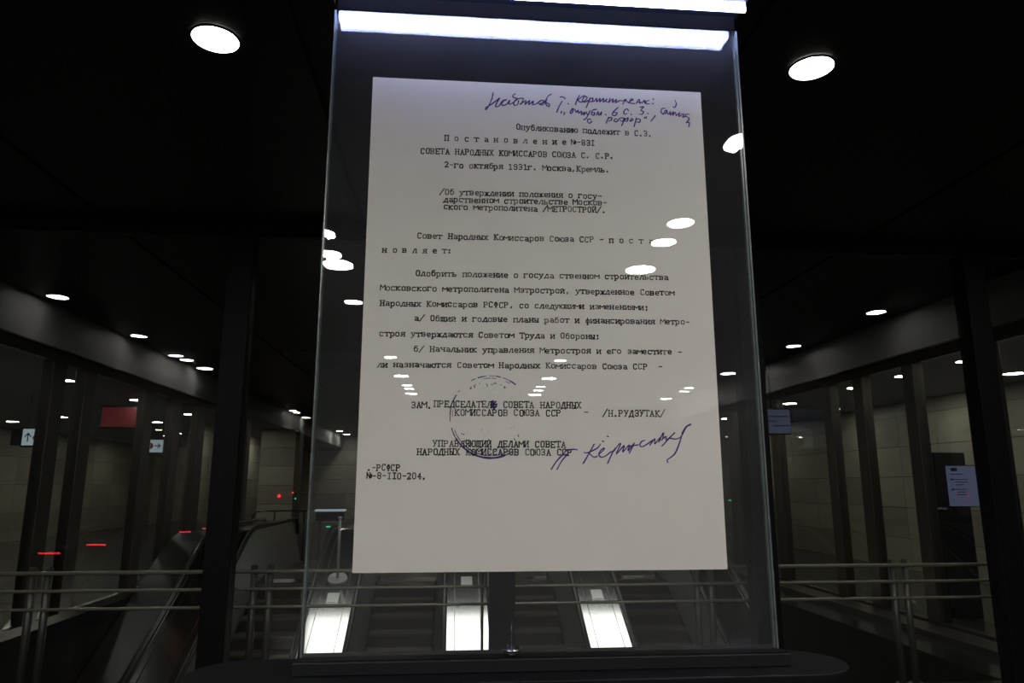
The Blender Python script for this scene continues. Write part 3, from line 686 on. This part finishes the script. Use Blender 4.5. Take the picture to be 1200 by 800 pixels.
for x in (-6.95, -6.3):
    bm = bmesh.new(); bm_cyl(bm, (x, 15.25, 3.28), (x, 15.25, ZS), .01, 8); kid(obj('hanger', bm, 'post'), t)
kid(box('screen', 'reflred', -7.05, -6.2, 15.19, 15.2, 2.85, 3.25), t); kid(box('housing', 'black', -7.08, -6.17, 15.203, 15.3, 2.82, 3.28), t)
t = thing('hanging_screen', 'dim blue hanging information screen right of the display case, before the right storefront', 'screen', (5.55, 12, 2.6))
kid(box('screen', 'signb', 5.24, 5.86, 11.99, 12.0, 2.57, 2.98), t); kid(box('housing', 'black', 5.22, 5.87, 12.002, 12.08, 2.55, 3.0), t)
flat([[(5.5, 2.86), (5.82, 2.86)], [(5.3, 2.78), (5.6, 2.78)], [(5.55, 2.7), (5.82, 2.7)]], 11.988, 'signink', 'text_lines', t, .018)
bm = bmesh.new(); bm_cyl(bm, (5.55, 12.04, 3.0), (5.55, 12.04, ZC), .02, 8); kid(obj('hanger', bm, 'post'), t)
# information terminal behind the right glazing
y = 9.3; x = onplane(1128, 571, y).x-.045
t = thing('information_terminal', 'dark floor-standing terminal with a blue text screen behind the right glazing', 'terminal', (x, y, 0))
kid(box('cabinet', 'alu', x-.31, x+.13, y, y+.16, 0, 2.13, bevel=.01), t)
kid(box('screen', 'posterb', x-.17, x+.26, y-.02, y-.004, 1.42, 1.95), t)
kid(box('screen_frame', 'black', x-.18, x+.27, y-.004, y-.0005, 1.41, 1.96), t)
flat([[(x-.10, 1.91), (x-.03, 1.91)], [(x-.10, 1.895), (x-.03, 1.895)]], y-.0215, 'signink', 'emblem', t, .03)
flat([[(x-.12, 1.84), (x+.06, 1.84)], [(x-.08, 1.77), (x+.12, 1.77)], [(x-.06, 1.735), (x+.11, 1.735)], [(x-.06, 1.70), (x+.04, 1.70)], [(x-.08, 1.64), (x+.08, 1.64)], [(x-.06, 1.605), (x+.06, 1.605)], [(x-.06, 1.57), (x+.1, 1.57)]], y-.0215, 'signink', 'text_lines', t, .010)
flat([[(x-.12, 1.77), (x-.10, 1.77)], [(x-.12, 1.64), (x-.10, 1.64)]], y-.0215, 'signink', 'bullets', t, .022)
# security camera and small signal lamps
t = thing('security_camera', 'small white and black security camera beneath the soffit beside the stone pillar', 'camera', (-6.9, 28, 2.9))
kid(box('housing', 'ring', -7.0, -6.55, 27.9, 28.2, 3.0, 3.37, bevel=.02), t)
bm = bmesh.new(); bm_cyl(bm, (-6.78, 27.9, 3.17), (-6.78, 27.82, 3.17), .10, 20, .08); kid(obj('lens', bm, 'blackgloss'), t)
for nm, m_, px, py, Y, lab in (('signal_lamp', 'red', 327, 581, 22.55, 'tiny red indicator light low on the stone pillar'), ('signal_lamp', 'red', 343, 577, 22.55, 'tiny red indicator light at the right edge of the stone pillar'),
                           ('signal_lamp', 'green', 346, 584, 22.55, 'tiny green indicator light at the right edge of the stone pillar')):
    p = onplane(px, py, Y); bm = bmesh.new(); r = .045 if px == 327 else .022
    bm_cyl(bm, (0, 0, 0), (0, .04, 0), r, 12, r*.8); o = obj(nm, bm, m_); o.location = p; tag(o, lab, 'indicator')
for px, py, Y, lab in ((386, 617, 16.2, 'small green running light on a stem beside the top of the deck left of centre'), (857, 586, 18.6, 'small green running light right of the document')):
    p = onplane(px, py, Y); bm = bmesh.new(); bm_box(bm, -.07, .07, 0, .03, -.012, .012); o = obj('running_light', bm, 'green'); o.location = p; tag(o, lab, 'indicator')
    bm = bmesh.new(); bm_cyl(bm, (0, .015, -.013), (0, .015, -p.z+.012), .012, 8); q = obj('stem', bm, 'post', o)
